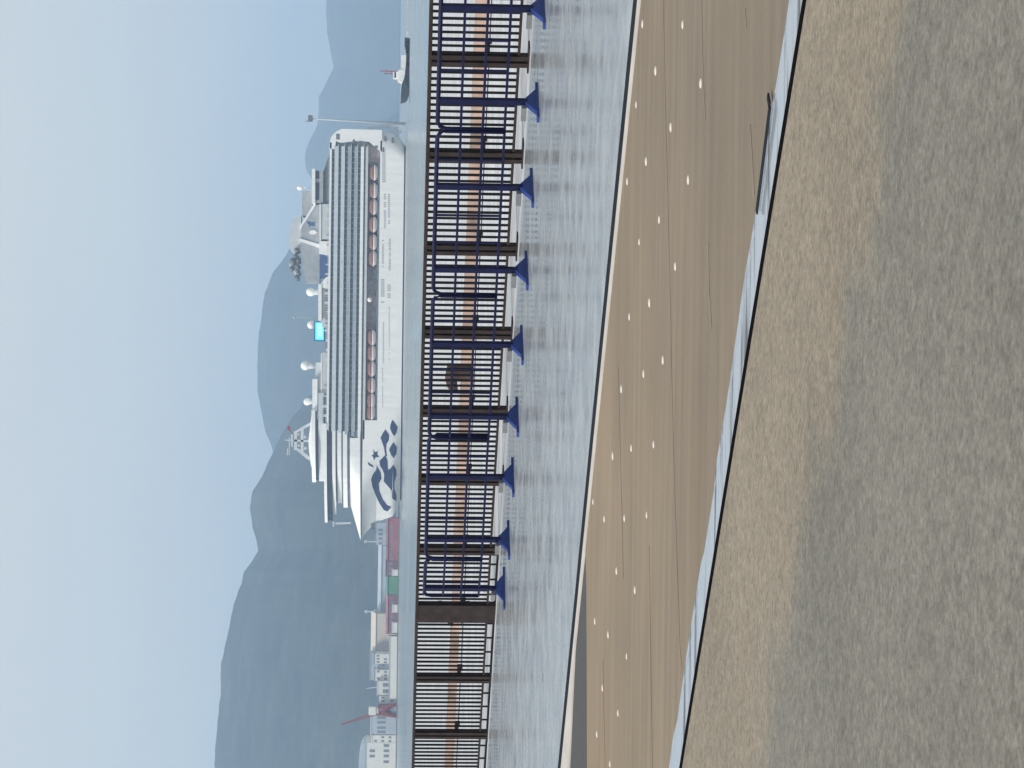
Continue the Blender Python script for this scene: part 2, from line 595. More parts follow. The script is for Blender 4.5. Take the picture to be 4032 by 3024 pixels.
for i, p in enumerate(posts):
    b = MB()
    if abs(p - 28.07) < 0.01:               # broad end pier
        b.box(L(p - 0.21, 0.05, -0.0), L(p + 0.21, -0.05, 1.224))
        for z in (0.42, 0.86):
            b.box(L(p - 0.215, 0.055, z), L(p + 0.215, 0.05, z + 0.05), 1)
        for k in range(5):
            b.box(L(p - 0.19 + k * 0.085, 0.053, 0.2), L(p - 0.16 + k * 0.085, 0.05, 1.15), 1)
    else:
        b.box(L(p - 0.085, 0.045, 0.0), L(p - 0.02, -0.045, 1.224))
        b.box(L(p + 0.02, 0.045, 0.0), L(p + 0.085, -0.045, 1.224))
        b.box(L(p - 0.02, 0.02, 0.05), L(p + 0.02, -0.02, 1.2), 1)
    po = b.build('post', [BROWN, BROWN2], root)
    b = MB(); b.box(L(p - 0.24, 0.09, 0.0), L(p + 0.16, -0.06, 0.022))
    b.build('base_plate', BROWN, po)
    b = MB(); b.box(L(p - 0.30, 0.05, 0.51), L(p - 0.085, -0.0, 0.565)); b.box(L(p - 0.30, 0.05, 0.48), L(p - 0.24, -0.0, 0.51))
    b.build('bracket', BROWN2, po)
ends = [SR] + posts + [SE]
for a, c in zip(ends[:-1], ends[1:]):
    b = MB()
    n = max(1, int(round((c - a) / 0.105)))
    for k in range(1, n):
        x = a + (c - a) * k / n
        wd = 0.013 if k % 3 else 0.015
        b.box(L(x - wd, 0.012, 0.15), L(x + wd, -0.012, 1.225))
    if n > 2:
        b.build('bar_panel', BROWN2, root)

# ------------------------------------------------------------------ blue crowd barriers
BLUE = mat('blue_paint', (0.014, 0.040, 0.20), 0.4, var=0.3, scale=8)
BLUED = mat('navy_paint', (0.004, 0.006, 0.038), 0.5, var=0.4, scale=8, spec=0.2)
GREYB = mat('grey_rubber', (0.16, 0.17, 0.18), 0.8, var=0.2)
LB = 2.57
def make_barrier(x, y, rot, label, LB=2.57, feet=(-0.45, 0.87), ups=(-0.857, -0.428, 0, 0.428, 0.857)):
    r_ = thing('crowd_barrier', (x, y, 0), label, 'barrier', 'blue barriers in front of the railing', rot)
    w = 0.022
    b = MB()
    rad = 0.10
    H = 1.175
    pts = [(-LB / 2, 0, 0.38), (-LB / 2, 0, H - rad), (-LB / 2 + 0.03, 0, H - 0.03), (-LB / 2 + rad, 0, H),
           (LB / 2 - rad, 0, H), (LB / 2 - 0.03, 0, H - 0.03), (LB / 2, 0, H - rad), (LB / 2, 0, 0.38)]
    b.tube(pts, 0.026, 8)
    b.build('frame', BLUED, r_)
    b = MB()
    for z in (0.90, 0.64, 0.38):
        b.bar((-LB / 2, 0, z), (LB / 2, 0, z), 0.03, 0.03)
    b.build('cross_rails', BLUED, r_)
    b = MB()
    for k in ups:
        b.bar((k, 0, 0.38), (k, 0, H), 0.022, 0.022)
    b.build('upright_bars', BLUED, r_)
    for sx in feet:
        b = MB()
        b.bar((sx, 0, 0.13), (sx, 0, H), 0.075, 0.05)
        po = b.build('support_post', BLUED, r_)
        b = MB()
        fr = lambda u, v, z, sx=sx: (sx + v, u, z)
        b.prism([(-0.21, 0.03), (-0.04, 0.155), (0.04, 0.155), (0.21, 0.03)], -0.03, 0.03, fr)
        b.box((sx - 0.045, -0.33, 0.0), (sx + 0.045, 0.33, 0.03))
        b.build('foot', BLUE, po)
        b = MB()
        b.box((sx + 0.02, 0.03, 0.14), (sx + 0.21, 0.10, 0.20))
        b.build('coupler', GREYB, po)
    return r_
def bar_pos(s0, t0, s1, t1):
    a, c = Q(s0, t0), Q(s1, t1)
    m = (a + c) / 2
    d = c - a
    return m, math.atan2(d.y, d.x)
BP = [((14.24, 21.42), (16.80, 21.42), 'blue steel crowd barrier standing farthest from the broad brown pier, cut by the picture edge'),
      ((16.84, 21.40), (19.38, 21.36), 'blue steel crowd barrier between the edge one and the barrier before the T-shaped bollard'),
      ((19.42, 21.34), (21.96, 21.34), 'blue steel crowd barrier in front of the tall brown T-shaped bollard'),
      ((21.99, 21.40), (24.53, 21.45), 'blue steel crowd barrier next but one from the broad brown pier')]
m0, r0 = bar_pos(*BP[0][0], *BP[0][1])
first = make_barrier(m0.x, m0.y, r0, BP[0][2])
for a, c, lab in BP[1:]:
    m_, r_ = bar_pos(*a, *c)
    dup(first, m_, r_, lab)
m_, r_ = bar_pos(24.57, 21.45, 25.72, 21.75)
make_barrier(m_.x, m_.y, r_, 'short blue steel crowd barrier ending the row at the broad brown pier, turned slightly askew', 1.18, (0.33,), (-0.2, 0.15))

# ------------------------------------------------------------------ bollards beyond the railing
RUST = mat('rusty_bollard', (0.045, 0.022, 0.018), 0.7, var=0.5, scale=8)
def bollard(s_, t_, sc, label):
    r_ = thing('mooring_bollard', Q(s_, t_), label, 'bollard', 'mooring bollards on the quay edge', QROT)
    b = MB(); b.box((-0.24 * sc, -0.2 * sc, 0), (0.24 * sc, 0.2 * sc, 0.04 * sc)); b.build('base_plate', RUST, r_)
    b = MB()
    b.lathe([(0.19 * sc, 0.04 * sc), (0.16 * sc, 0.10 * sc), (0.15 * sc, 0.36 * sc), (0.19 * sc, 0.44 * sc), (0.20 * sc, 0.50 * sc), (0.15 * sc, 0.55 * sc), (0.02, 0.57 * sc)])
    b.build('post', RUST, r_)
    b = MB()
    b.tube([(0, 0, 0.44 * sc), (0.2 * sc, 0, 0.46 * sc), (0.40 * sc, 0, 0.43 * sc), (0.52 * sc, 0, 0.36 * sc)], [0.14 * sc, 0.13 * sc, 0.11 * sc, 0.06 * sc], 12)
    b.build('horn', RUST, r_)
bollard(33.35, 34.3, 1.0, 'tall brown bollard with a horn to one side on the pale apron')
bollard(41.3, 34.3, 0.62, 'low brown bollard between the tall bollard and the leftmost one')
bollard(50.6, 34.3, 0.62, 'low brown bollard at the far left beyond the plain railing')

# ------------------------------------------------------------------ studs on the lane
STUD = mat('white_ceramic', (0.62, 0.56, 0.49), 0.35, var=0.05)
studs = [(8.37, 10.57), ]
SP = [(2683, 100), (2577, 279), (2754, 331), (2637, 499), (2540, 635), (2705, 705), (2591, 863), (2526, 92), (2501, 412), (2466, 716),
      (2513, 952), (2654, 1049), (2553, 1190), (2474, 1244), (2606, 1415), (2530, 1472), (2443, 1529), (2482, 1763), (2569, 1752),
      (2409, 1795), (2376, 2040), (2455, 2040), (2542, 2029), (2424, 2250), (2496, 2320), (2339, 2446), (2391, 2501), (2463, 2586),
      (2369, 2707), (2430, 2807), (2347, 2892), (2398, 3010), (2332, 1973)]
def survey(x, y):        # surveyed position on the ground
    v = F + LX * ((x - 2016) / 9000.0) - LY * ((y - 1512) / 9000.0)
    k = -EYE / v.z
    p = v * k
    return (round(p.dot(DV), 2), round(p.dot(NV), 2))
b = MB()
b.lathe([(0.040, 0.0), (0.038, 0.004), (0.030, 0.009), (0.016, 0.012), (0.002, 0.013)], n=16)
st0 = None
for (x, y) in SP:
    s_, t_ = survey(x, y)
    if st0 is None:
        o = b.build('road_stud', STUD)
        st0 = o
        tag(o, 'small white domed stud set in the smooth tan lane', 'road stud', 'white studs in the tan lane')
    else:
        o = st0.copy(); COL.objects.link(o)
    o.location = Q(s_, min(t_, 12.8), -0.009)
    sc = random.uniform(0.62, 0.85)
    o.scale = (sc, sc, sc)
    o.rotation_euler = (0, 0, random.uniform(0, 6))

# metal strip lying at the edge of the gutter
a, c = survey(3040, 420), survey(2988, 832)
b = MB()
pa, pc = Q(*a, 0.004), Q(*c, 0.004)
d = pc - pa
b.bar((0, 0, 0.006), (d.length, 0, 0.006), 0.035, 0.008)
b.bar((0, -0.01, 0.006), (-0.01, -0.08, 0.006), 0.03, 0.008)
o = b.build('metal_strip', DRAIN)
o.location = pa
o.rotation_euler = (0, 0, math.atan2(d.y, d.x))
tag(o, 'long thin dark metal strip lying along the wet gutter edge', 'metal strip')

# ------------------------------------------------------------------ cruise ship
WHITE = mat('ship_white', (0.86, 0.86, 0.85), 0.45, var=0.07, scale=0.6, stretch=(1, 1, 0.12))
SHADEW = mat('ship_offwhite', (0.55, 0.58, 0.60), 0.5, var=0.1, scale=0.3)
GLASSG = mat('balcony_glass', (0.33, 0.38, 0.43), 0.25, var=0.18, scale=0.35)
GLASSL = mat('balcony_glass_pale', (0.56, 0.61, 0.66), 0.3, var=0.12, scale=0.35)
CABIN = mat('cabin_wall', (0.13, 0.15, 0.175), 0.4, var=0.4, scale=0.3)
DARKW = mat('dark_window', (0.015, 0.025, 0.05), 0.15, var=0.3, scale=0.5)
NAVY = mat('navy_livery', (0.012, 0.03, 0.12), 0.4, var=0.1, scale=0.3)
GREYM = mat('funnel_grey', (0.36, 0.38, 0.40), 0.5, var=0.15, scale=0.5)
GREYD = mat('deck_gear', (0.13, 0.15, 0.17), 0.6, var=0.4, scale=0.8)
BLUEP = mat('ship_blue', (0.05, 0.10, 0.26), 0.4, var=0.15, scale=0.5)
LBO = mat('lifeboat_orange', (0.24, 0.105, 0.085), 0.5, var=0.2, scale=1)
LBW = mat('lifeboat_white', (0.74, 0.66, 0.62), 0.45, var=0.06)
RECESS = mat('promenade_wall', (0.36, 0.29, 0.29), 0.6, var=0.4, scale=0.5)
REDP = mat('red_paint', (0.30, 0.035, 0.035), 0.6, var=0.2)
SCR = emat('screen_cyan', (0.05, 0.50, 0.95), 0.75)
SCR2 = emat('screen_pale', (0.25, 0.85, 1.0), 0.9)

KS = 1120.0 / 9000.0
ship = thing('cruise_ship', (122.7, 1120, -2.75), 'large white cruise ship with many balcony decks and navy wave emblem on its bow', 'cruise ship')
BE = 15.0                                          # half beam, near side at v=0
def wl(y): return 1604.2 - 0.0119 * y
def up(x, y): return ((y - 520) * KS, (wl(y) - x) * KS)       # drawing -> metres along and above water
def fr(u, v, z): return (-u, v, z)
def poly(pts): return [up(x, y) for x, y in pts]
def part(name, pts, v0, v1, m, parent=ship, hb=None):
    b = MB(); b.prism(poly(pts), v0, v1, fr, 0, hb)
    return b.build(name, m, parent)
def pbox(name, x0, x1, y0, y1, v0, v1, m, parent=ship):
    return part(name, [(x0, y0), (x0, y1), (x1, y1), (x1, y0)], v0, v1, m, parent)

STEM = [(0, 1968), (12, 1985), (21, 2012), (37, 2040), (66, 2050), (100, 2062), (130, 2092), (150, 2116), (160, 2140)]
STERN = [(0, 580), (12, 556), (36, 533), (61, 519), (101, 514), (160, 512)]
def lerp(tab, h):
    if h <= tab[0][0]: return tab[0][1]
    for a, c in zip(tab[:-1], tab[1:]):
        if h <= c[0]:
            return a[1] + (c[1] - a[1]) * (h - a[0]) / (c[0] - a[0])
    return tab[-1][1]
def halfb(y, h):
    st, sn = lerp(STEM, h), lerp(STERN, h)
    ent = 430 - 190 * min(1, h / 150.0)
    f = max(0.0, min(1.0, (st - y) / ent))
    w = 1 - (1 - f) ** 2.1
    g = max(0.0, min(1.0, (y - sn) / 26.0))
    w *= 0.72 + 0.28 * math.sqrt(1 - (1 - g) ** 2)
    return BE * w
def hull_mesh(b, hs, ylo, n, mi=0):
    for side in (-1, 1):
        vs, fs = [], []
        for h in hs:
            y0 = max(lerp(STERN, h), ylo)
            y1 = lerp(STEM, h)
            for i in range(n + 1):
                tt = i / n
                tt = 1 - (1 - tt) ** 1.6
                y = y0 + (y1 - y0) * tt
                vs.append(fr((y - 520) * KS, BE + side * halfb(y, h), h * KS))
        for j in range(len(hs) - 1):
            for i in range(n):
                a = j * (n + 1) + i
                fs.append((a, a + 1, a + n + 2, a + n + 1))
        b.add(vs, fs, mi, True)
    # end wall and lid
    for h0, h1 in zip(hs[:-1], hs[1:]):
        q = []
        for h in (h0, h1):
            y0 = max(lerp(STERN, h), ylo)
            for side in (-1, 1):
                q.append(fr((y0 - 520) * KS, BE + side * halfb(y0, h), h * KS))
        b.add(q, [(0, 1, 3, 2)], mi)
    h = hs[-1]
    y0, y1 = max(lerp(STERN, h), ylo), lerp(STEM, h)
    vs = []
    for i in range(41):
        y = y0 + (y1 - y0) * i / 40
        for side in (-1, 1):
            vs.append(fr((y - 520) * KS, BE + side * halfb(y, h), h * KS))
    b.add(vs, [(2 * i, 2 * i + 1, 2 * i + 3, 2 * i + 2) for i in range(40)], mi)
b = MB()
hull_mesh(b, [7, 12, 21, 30, 37, 50, 66, 84, 101], 0, 60)
hull_mesh(b, [101, 115, 130, 150, 157], 1655, 40)
hull = b.build('hull', WHITE, ship)
b = MB(); hull_mesh(b, [-14, 0, 7], 0, 60); b.build('waterline_band', NAVY, hull)
b = MB()
for (x0, y0, x1, y1, step, w) in [(1510, 588, 1510, 716, 9, 7), (1514, 765, 1514, 895, 8, 4), (1530, 765, 1530, 895, 8, 4), (1506, 940, 1506, 1062, 6, 4),
                                  (1533, 935, 1533, 1064, 6, 4), (1530, 1114, 1530, 1172, 7, 6), (1505, 1100, 1505, 1190, 8, 7),
                                  (1508, 1270, 1508, 1430, 9, 3), (1531, 1210, 1531, 1420, 10, 2), (1505, 1450, 1505, 1600, 12, 2)]:
    y = y0
    while y < y1:
        u0, z0 = up(x0, y)
        if random.random() < 0.85:
            b.box((u0, -0.06, z0 - 0.5 * w / 4), (u0 + step * 0.55 * KS, 0.02, z0 + 0.5 * w / 4), 0, fr)
        y += step
tag(b.build('porthole_rows', mat('porthole', (0.36, 0.39, 0.42), 0.3), hull), kind='stuff')
b = MB()
for (x, y, w, hgt) in [(1515, 548, 20, 10), (1545, 553, 22, 9), (1392, 560, 14, 9), (1480, 580, 10, 12), (1508, 590, 18, 6), (1330, 543, 22, 14)]:
    u0, z0 = up(x, y)
    b.box((u0 - w * KS / 2, -0.08, z0 - hgt * KS / 2), (u0 + w * KS / 2, 0.6, z0 + hgt * KS / 2), 0, fr)
b.build('stern_openings', GREYD, ship)

# emblem on the bow, wrapped on the plating
def emblem():
    Z = 2.37
    shapes = [
        [(1050, 360), (1075, 390), (1100, 430), (1090, 480), (1068, 515), (1050, 490), (1028, 440), (1035, 400)],
        [(985, 450), (1020, 500), (1018, 550), (995, 590), (992, 640), (1000, 700), (985, 700), (972, 620), (955, 570), (940, 530), (960, 490)],
        [(1060, 570), (1095, 620), (1088, 680), (1062, 720), (1040, 690), (1020, 640), (1040, 600)],
        [(985, 690), (1005, 740), (1010, 830), (1030, 820), (1060, 780), (1088, 830), (1090, 880), (1070, 950), (1070, 1010), (1090, 1070),
         (1088, 1130), (1050, 1105), (1045, 1030), (1010, 985), (970, 940), (975, 870), (960, 830), (935, 790), (930, 745), (965, 710)],
        [(905, 790), (940, 850), (950, 910), (925, 960), (930, 1030), (960, 1110), (1000, 1165), (1040, 1185), (1005, 1230), (970, 1215),
         (930, 1150), (895, 1070), (865, 990), (852, 920), (870, 870), (900, 830)],
        [(870, 640), (890, 665), (915, 655), (910, 685), (930, 710), (895, 710), (880, 740), (870, 705), (855, 700), (878, 680)],
        [(820, 755), (870, 790), (875, 810), (830, 785)]]
    bm = bmesh.new()
    for sh in shapes:
        vs = []
        for (a, c) in sh:
            x, y = 1100 + a / Z, 1500 + c / Z
            vs.append(bm.verts.new((y, wl(y) - x, 0)))
        bm.faces.new(vs)
    for k in range(1640, 2060, 6):
        bmesh.ops.bisect_plane(bm, geom=bm.verts[:] + bm.edges[:] + bm.faces[:], plane_co=(k, 0, 0), plane_no=(1, 0, 0))
    for k in range(10, 160, 8):
        bmesh.ops.bisect_plane(bm, geom=bm.verts[:] + bm.edges[:] + bm.faces[:], plane_co=(0, k, 0), plane_no=(0, 1, 0))
    for v in bm.verts:
        y, h = v.co.x, v.co.y
        v.co = Vector(fr((y - 520) * KS, BE - halfb(y, h) - 0.10, h * KS))
    bmesh.ops.recalc_face_normals(bm, faces=bm.faces)
    me = bpy.data.meshes.new('wave_emblem')
    bm.to_mesh(me); bm.free()
    me.materials.append(NAVY)
    o = bpy.data.objects.new('wave_emblem', me)
    COL.objects.link(o); o.parent = hull
emblem()
# anchor recess
b = MB(); u0, z0 = up(1466, 2080); b.box((u0 - 1.2, 13.2, z0 - 1), (u0 + 1.2, 16.8, z0 + 1), 0, fr); b.build('anchor', GREYD, hull)

# superstructure: stern block with rounded corners, cabin core, six balcony decks
part('stern_block', [(1503, 514), (1346, 512), (1324, 522), (1306, 540), (1299, 558), (1296, 590), (1318, 592), (1322, 560), (1340, 566),
                     (1420, 556), (1452, 560), (1503, 600)], 0.0, 2 * BE, WHITE)
def hbox(b, h0, h1, y0, y1, v0, v1, mi=0):
    b.box(((y0 - 520) * KS, v0, h0 * KS), ((y1 - 520) * KS, v1, h1 * KS), mi, fr)
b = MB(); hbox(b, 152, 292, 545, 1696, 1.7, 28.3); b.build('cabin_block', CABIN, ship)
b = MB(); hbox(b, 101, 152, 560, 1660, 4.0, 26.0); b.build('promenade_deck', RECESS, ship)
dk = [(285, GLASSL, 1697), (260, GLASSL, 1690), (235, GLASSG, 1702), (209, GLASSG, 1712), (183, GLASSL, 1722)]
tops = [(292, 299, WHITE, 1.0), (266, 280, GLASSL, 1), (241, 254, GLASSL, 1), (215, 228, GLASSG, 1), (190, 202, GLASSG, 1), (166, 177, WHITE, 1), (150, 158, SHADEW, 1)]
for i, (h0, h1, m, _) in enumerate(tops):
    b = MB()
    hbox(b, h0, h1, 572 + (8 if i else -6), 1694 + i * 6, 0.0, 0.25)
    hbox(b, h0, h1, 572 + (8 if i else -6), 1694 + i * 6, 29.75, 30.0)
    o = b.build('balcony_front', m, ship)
    b = MB()
    hbox(b, h0 - 1.2, h0, 572, 1700, 0.02, 29.9)
    b.build('deck_floor', WHITE, o)
b = MB()
y = 600
while y < 1690:
    hbox(b, 158, 291, y, y + 1.6, 0.35, 1.75)
    y += 21.5
tag(b.build('balcony_dividers', GLASSG, ship), kind='stuff')
# faint curtains and lit doors break up the cabin wall
b = MB()
random.seed(11)
for h in (282, 257, 231, 205, 180, 160):
    y = 602
    while y < 1680:
        if random.random() < 0.5:
            hbox(b, h - 6, h + 4, y, y + random.choice([6, 9, 12]), 1.62, 1.75)
        y += 21.5
tag(b.build('cabin_curtains', mat('curtain', (0.17, 0.20, 0.22), 0.7, var=0.3), ship), kind='stuff')

# lifeboats hung over the promenade
random.seed(5)
lbs = [(681, 0), (752, 0), (816, 0), (885, 0), (955, 0), (1018, 0), (1330, 0), (1391, 0), (1453, 0), (1518, 0), (1578, 0), (1625, 0)]
def boat_mesh(L_, Hh, Wd):
    b1, b2 = MB(), MB()
    n = 14
    def ring(u, top):
        f = max(0.02, 1 - abs(u) ** 3.2)
        pts = []
        for k in range(9):
            a = math.pi * k / 8
            y = math.cos(a) * Wd / 2 * f ** 0.6
            z = math.sin(a) * (Hh * 0.5) * f ** 0.5
            pts.append((u * L_ / 2, y, z if top else -z * 0.9))
        return pts
    for bb, top in ((b1, False), (b2, True)):
        vs, fs = [], []
        for i in range(n + 1):
            vs += ring(-1 + 2 * i / n, top)
        for i in range(n):
            for k in range(8):
                fs.append((i * 9 + k, i * 9 + k + 1, (i + 1) * 9 + k + 1, (i + 1) * 9 + k))
            fs.append((i * 9, (i + 1) * 9, (i + 1) * 9 + 8, i * 9 + 8))
        bb.add(vs, fs, 0, True)
    return b1, b2
b1, b2 = boat_mesh(7.9, 4.3, 3.4)
lb0 = b1.build('lifeboat', LBW, ship)
cn = b2.build('canopy', LBO, lb0)
dvm = mat('davit_maroon', (0.10, 0.045, 0.05), 0.6, var=0.4)
dvo = []
for sx in (-3.7, 3.7):
    dv = MB()
    dv.tube([(sx, 2.2, -3.4), (sx, 1.6, 2.0), (sx, 0.9, 2.5), (sx, -0.9, 2.6), (sx * 0.9, -0.8, 1.6), (sx * 0.8, -0.3, 0.6)], [0.45, 0.4, 0.4, 0.35, 0.2, 0.15], 6)
    dvo.append(dv.build('davit', dvm, lb0))
for i, (y, e) in enumerate(lbs):
    o = lb0 if i == 0 else lb0.copy()
    if i:
        COL.objects.link(o)
        for ch in [cn] + dvo:
            c_ = ch.copy(); COL.objects.link(c_); c_.parent = o
    o.location = fr((y - 520) * KS, 1.3, 125 * KS)
    o.parent = ship
b = MB()
for (y0, y1, hh) in [(1060, 1100, 18), (1110, 1165, 8), (1210, 1300, 9), (640, 650, 30), (1648, 1660, 22)]:
    hbox(b, 112, 112 + hh, y0, y1, 2.5, 4.2)
hbox(b, 101, 110, 640, 1655, 1.0, 1.2)
b.build('promenade_gear', GREYD, ship)
b = MB(); b.ball(fr((1181 - 520) * KS, 1.0, 136 * KS), 10 * KS); b.build('tender_dome', WHITE, ship)

# forward houses, plan narrowing to the nose
def nose(y0, y1, p=2.4):
    a, c = (y0 - 520) * KS, (y1 - 520) * KS
    def f(u):
        tt = max(0.0, min(1.0, (u - a) / (c - a)))
        return max(0.02, (1 - tt ** p))
    return f
def house(name, x0, x1, y0, y1, v0, v1, m, p=2.6, y1b=None, parent=ship):
    y1b = y1b or y1
    N = 22
    top, bot = [], []
    for i in range(N + 1):
        tt = 1 - (1 - i / N) ** 1.7
        top.append((x0, y0 + (y1 - y0) * tt))
        bot.append((x1, y0 + (y1b - y0) * tt))
    nf = nose(y0 + (y1 - y0) * 0.15, y1 + 2, p)
    c = (v0 + v1) / 2
    b = MB()
    vs, fs = [], []
    for (tp, bt) in zip(top, bot):
        for (x, y) in (tp, bt):
            k = nf((y - 520) * KS) if y1b == y1 else nose(y0 + (y1 - y0) * 0.15, (y1 if x == x0 else y1b) + 2, p)((y - 520) * KS)
            u, z = up(x, y)
            for sd_ in (v0, v1):
                vs.append(fr(u, c + (sd_ - c) * k, z))
    for i in range(N):
        a = i * 4
        fs += [(a, a + 2, a + 6, a + 4), (a + 1, a + 5, a + 7, a + 3), (a, a + 4, a + 5, a + 1), (a + 2, a + 3, a + 7, a + 6)]
    fs += [(0, 1, 3, 2), (N * 4, N * 4 + 2, N * 4 + 3, N * 4 + 1)]
    b.add(vs, fs)
    return b.build(name, m, parent)
house('bridge_roof', 1275, 1286, 1670, 2066, -0.3, 30.3, WHITE)
house('bridge_windows', 1286.2, 1307, 1675, 2058, 0.4, 29.6, DARKW)
house('front_deck', 1307.2, 1320, 1690, 2034, 0.2, 29.8, WHITE)
house('front_windows', 1320.2, 1327, 1690, 1980, 0.6, 29.4, CABIN)
house('front_deck', 1327.2, 1343, 1696, 1988, 0.2, 29.8, WHITE)
house('front_windows', 1343.2, 1349, 1698, 1985, 0.8, 29.2, CABIN)
house('front_deck', 1349.2, 1366, 1700, 2006, 0.2, 29.8, WHITE)
house('front_windows', 1366.2, 1377, 1700, 1998, 0.8, 29.2, CABIN)
house('bow_bulwark', 1377, 1417, 1725, 1995, 0.0, 30.0, WHITE, 2.2, 2136)
house('bow_dark_line', 1417.2, 1423.5, 1655, 2116, 0.7, 29.3, GREYD, 2.2)  # thin dark grey band between bulwark and hull, set slightly in
part('bow_mast', [(1316, 2065), (1316, 2074), (1378, 2070), (1378, 2064)], 14.6, 15.4, SHADEW)
part('bow_mast_head', [(1306, 2062), (1306, 2082), (1312, 2082), (1312, 2062)], 14.0, 16.0, SHADEW)

# upper works
part('aft_terrace', [(1297, 605), (1284, 640), (1271, 682), (1271, 806), (1297, 806)], 5, 25, GREYD)
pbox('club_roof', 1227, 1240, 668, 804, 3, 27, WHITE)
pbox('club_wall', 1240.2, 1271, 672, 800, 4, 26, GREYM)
b = MB()
for (y0, y1) in ((677, 706), (721, 790)):
    b.box((up(0, y0)[0], 3.9, up(1256, y0)[1]), (up(0, y1)[0], 4.1, up(1241, y0)[1]), 0, fr)
b.build('club_window', DARKW, ship)
pbox('aft_machinery', 1187, 1227, 752, 850, 8, 22, GREYM)
b = MB(); u0, z0 = up(1178, 738); b.ball(fr(u0, 12, z0), 10 * KS, 14, 0, 1.3); b.bar(fr(u0, 12, z0), fr(u0, 12, up(1227, 738)[1]), 0.5); b.build('satellite_dome', WHITE, ship)
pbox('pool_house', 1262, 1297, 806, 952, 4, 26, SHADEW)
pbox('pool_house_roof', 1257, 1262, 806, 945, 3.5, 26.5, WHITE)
fn = part('funnel', [(1262, 806), (1240, 808), (1214, 852), (1192, 884), (1183, 905), (1183, 950), (1183, 1000), (1190, 1060), (1204, 1115), (1256, 1112), (1262, 1000)], 7, 23, GREYM)
b = MB()
b.prism(poly([(1240, 798), (1233, 804), (1206, 850), (1184, 884), (1178, 902), (1183, 905), (1192, 886), (1213, 854), (1240, 810)]), 6.6, 23.4, fr)
b.prism(poly([(1178, 941), (1183, 953), (1264, 982), (1264, 966)]), 6.5, 23.5, fr)
b.build('funnel_trim', WHITE, fn)
b = MB()
b.prism(poly([(1205, 878), (1213, 873), (1222, 880), (1240, 876), (1232, 885), (1240, 892), (1222, 890), (1212, 898), (1215, 888)]), 6.7, 7.1, fr)
b.build('funnel_emblem', BLUEP, fn)
b = MB()
b.prism(poly([(1214, 918), (1222, 908), (1238, 908), (1246, 917), (1238, 924), (1222, 925)]), 6.5, 7.1, fr)
b.build('funnel_badge', WHITE, fn)
part('funnel_pod', [(1183, 850), (1158, 862), (1143, 890), (1137, 930), (1140, 985), (1158, 1000), (1183, 990)], 8, 22, SHADEW, fn)
b = MB()
for (x, y, r_) in [(1166, 988, 10), (1150, 1030, 11), (1168, 1052, 10), (1166, 1096, 10), (1145, 1060, 8), (1160, 1010, 8), (1172, 1030, 8), (1172, 1078, 8)]:
    u0, z0 = up(x, y)
    b.tube([fr(u0, 6.5, z0), fr(u0, 20, z0)], r_ * KS, 12)
b.build('exhaust_pipes', GREYD, fn)
b = MB()
for (x, y, r_) in [(1150, 1045, 15), (1165, 1020, 14), (1165, 1072, 13)]:
    u0, z0 = up(x, y)
    b.tube([fr(u0, 8, z0), fr(u0, 19, z0)], r_ * KS, 14)
b.build('pipe_casing', GREYM, fn)
pbox('funnel_base', 1256.5, 1300, 1003, 1092, 5, 25, BLUEP)
part('white_house', [(1300, 945), (1262, 945), (1255, 958), (1255, 1002), (1280, 1006), (1300, 1012)], 4, 26, WHITE)
part('dome_house', [(1298, 1086), (1280, 1096), (1264, 1118), (1256, 1134), (1298, 1140)], 3.5, 26, WHITE)
pbox('lido_roof', 1252, 1265, 1122, 1264, 3, 27, WHITE)
pbox('lido_wall', 1265.2, 1297, 1136, 1292, 4.5, 25.5, SHADEW)
b = MB()
for k in range(14):
    b.box((up(0, 1142 + k * 10)[0], 4.4, up(1290, 1142)[1]), (up(0, 1148 + k * 10)[0], 4.55, up(1281, 1142)[1]), 0, fr)
b.build('lido_windows', CABIN, ship)
for (x, y, r_, xb) in [(1220, 1150, 18, 1254), (1222, 1281, 16, 1262), (1199, 1443, 18.5, 1240), (1206, 1586, 14.5, 1228)]:
    b = MB()
    u0, z0 = up(x, y)
    b.ball(fr(u0, 11, z0), r_ * KS, 18)
    o = b.build('radome', WHITE, ship)
    b = MB(); b.lathe([(r_ * KS * 0.75, z0 - r_ * KS * 0.7), (r_ * KS * 0.55, up(xb, y)[1])], fr(u0, 11, 0), 12)
    b.build('pedestal', SHADEW, o)
b = MB(); b.bar(fr(*[up(1156, 1250)[0], 14, up(1156, 1250)[1]]), fr(*[up(1252, 1256)[0], 14, up(1252, 1256)[1]]), 0.35)
u0, z0 = up(1154, 1250); b.ball(fr(u0, 14, z0), 0.8, 10); b.build('signal_mast', GREYM, ship)
sc = pbox('video_screen', 1235, 1278, 1268, 1346, 6, 8, NAVY)
pb = MB(); pb.prism(poly([(1239, 1272), (1239, 1342), (1273, 1342), (1273, 1272)]), 5.85, 6.0, fr); pb.build('screen_face', SCR, sc)
pb = MB()
random.seed(2)
pb.prism(poly([(1246, 1276), (1246, 1332), (1269, 1332), (1269, 1276)]), 5.75, 5.85, fr)
for (x0, x1, y0, y1) in [(1262, 1269, 1333, 1336), (1248, 1254, 1333, 1337)]:
    pb.prism(poly([(x0, y0), (x0, y1), (x1, y1), (x1, y0)]), 5.75, 5.85, fr)
pb.build('screen_glow', SCR2, sc)
pbox('midship_house', 1280, 1297, 1346, 1400, 5, 25, GREYD)
pbox('sports_house', 1266, 1296, 1391, 1552, 4, 26, SHADEW)
pbox('sports_roof', 1262, 1266, 1395, 1640, 3.8, 26.2, WHITE)
pbox('antenna_base', 1240, 1262, 1430, 1487, 8, 22, SHADEW)
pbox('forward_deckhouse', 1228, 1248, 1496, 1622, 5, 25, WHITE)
pbox('forward_deckhouse_wall', 1248.2, 1262, 1488, 1630, 6, 24, GREYM)
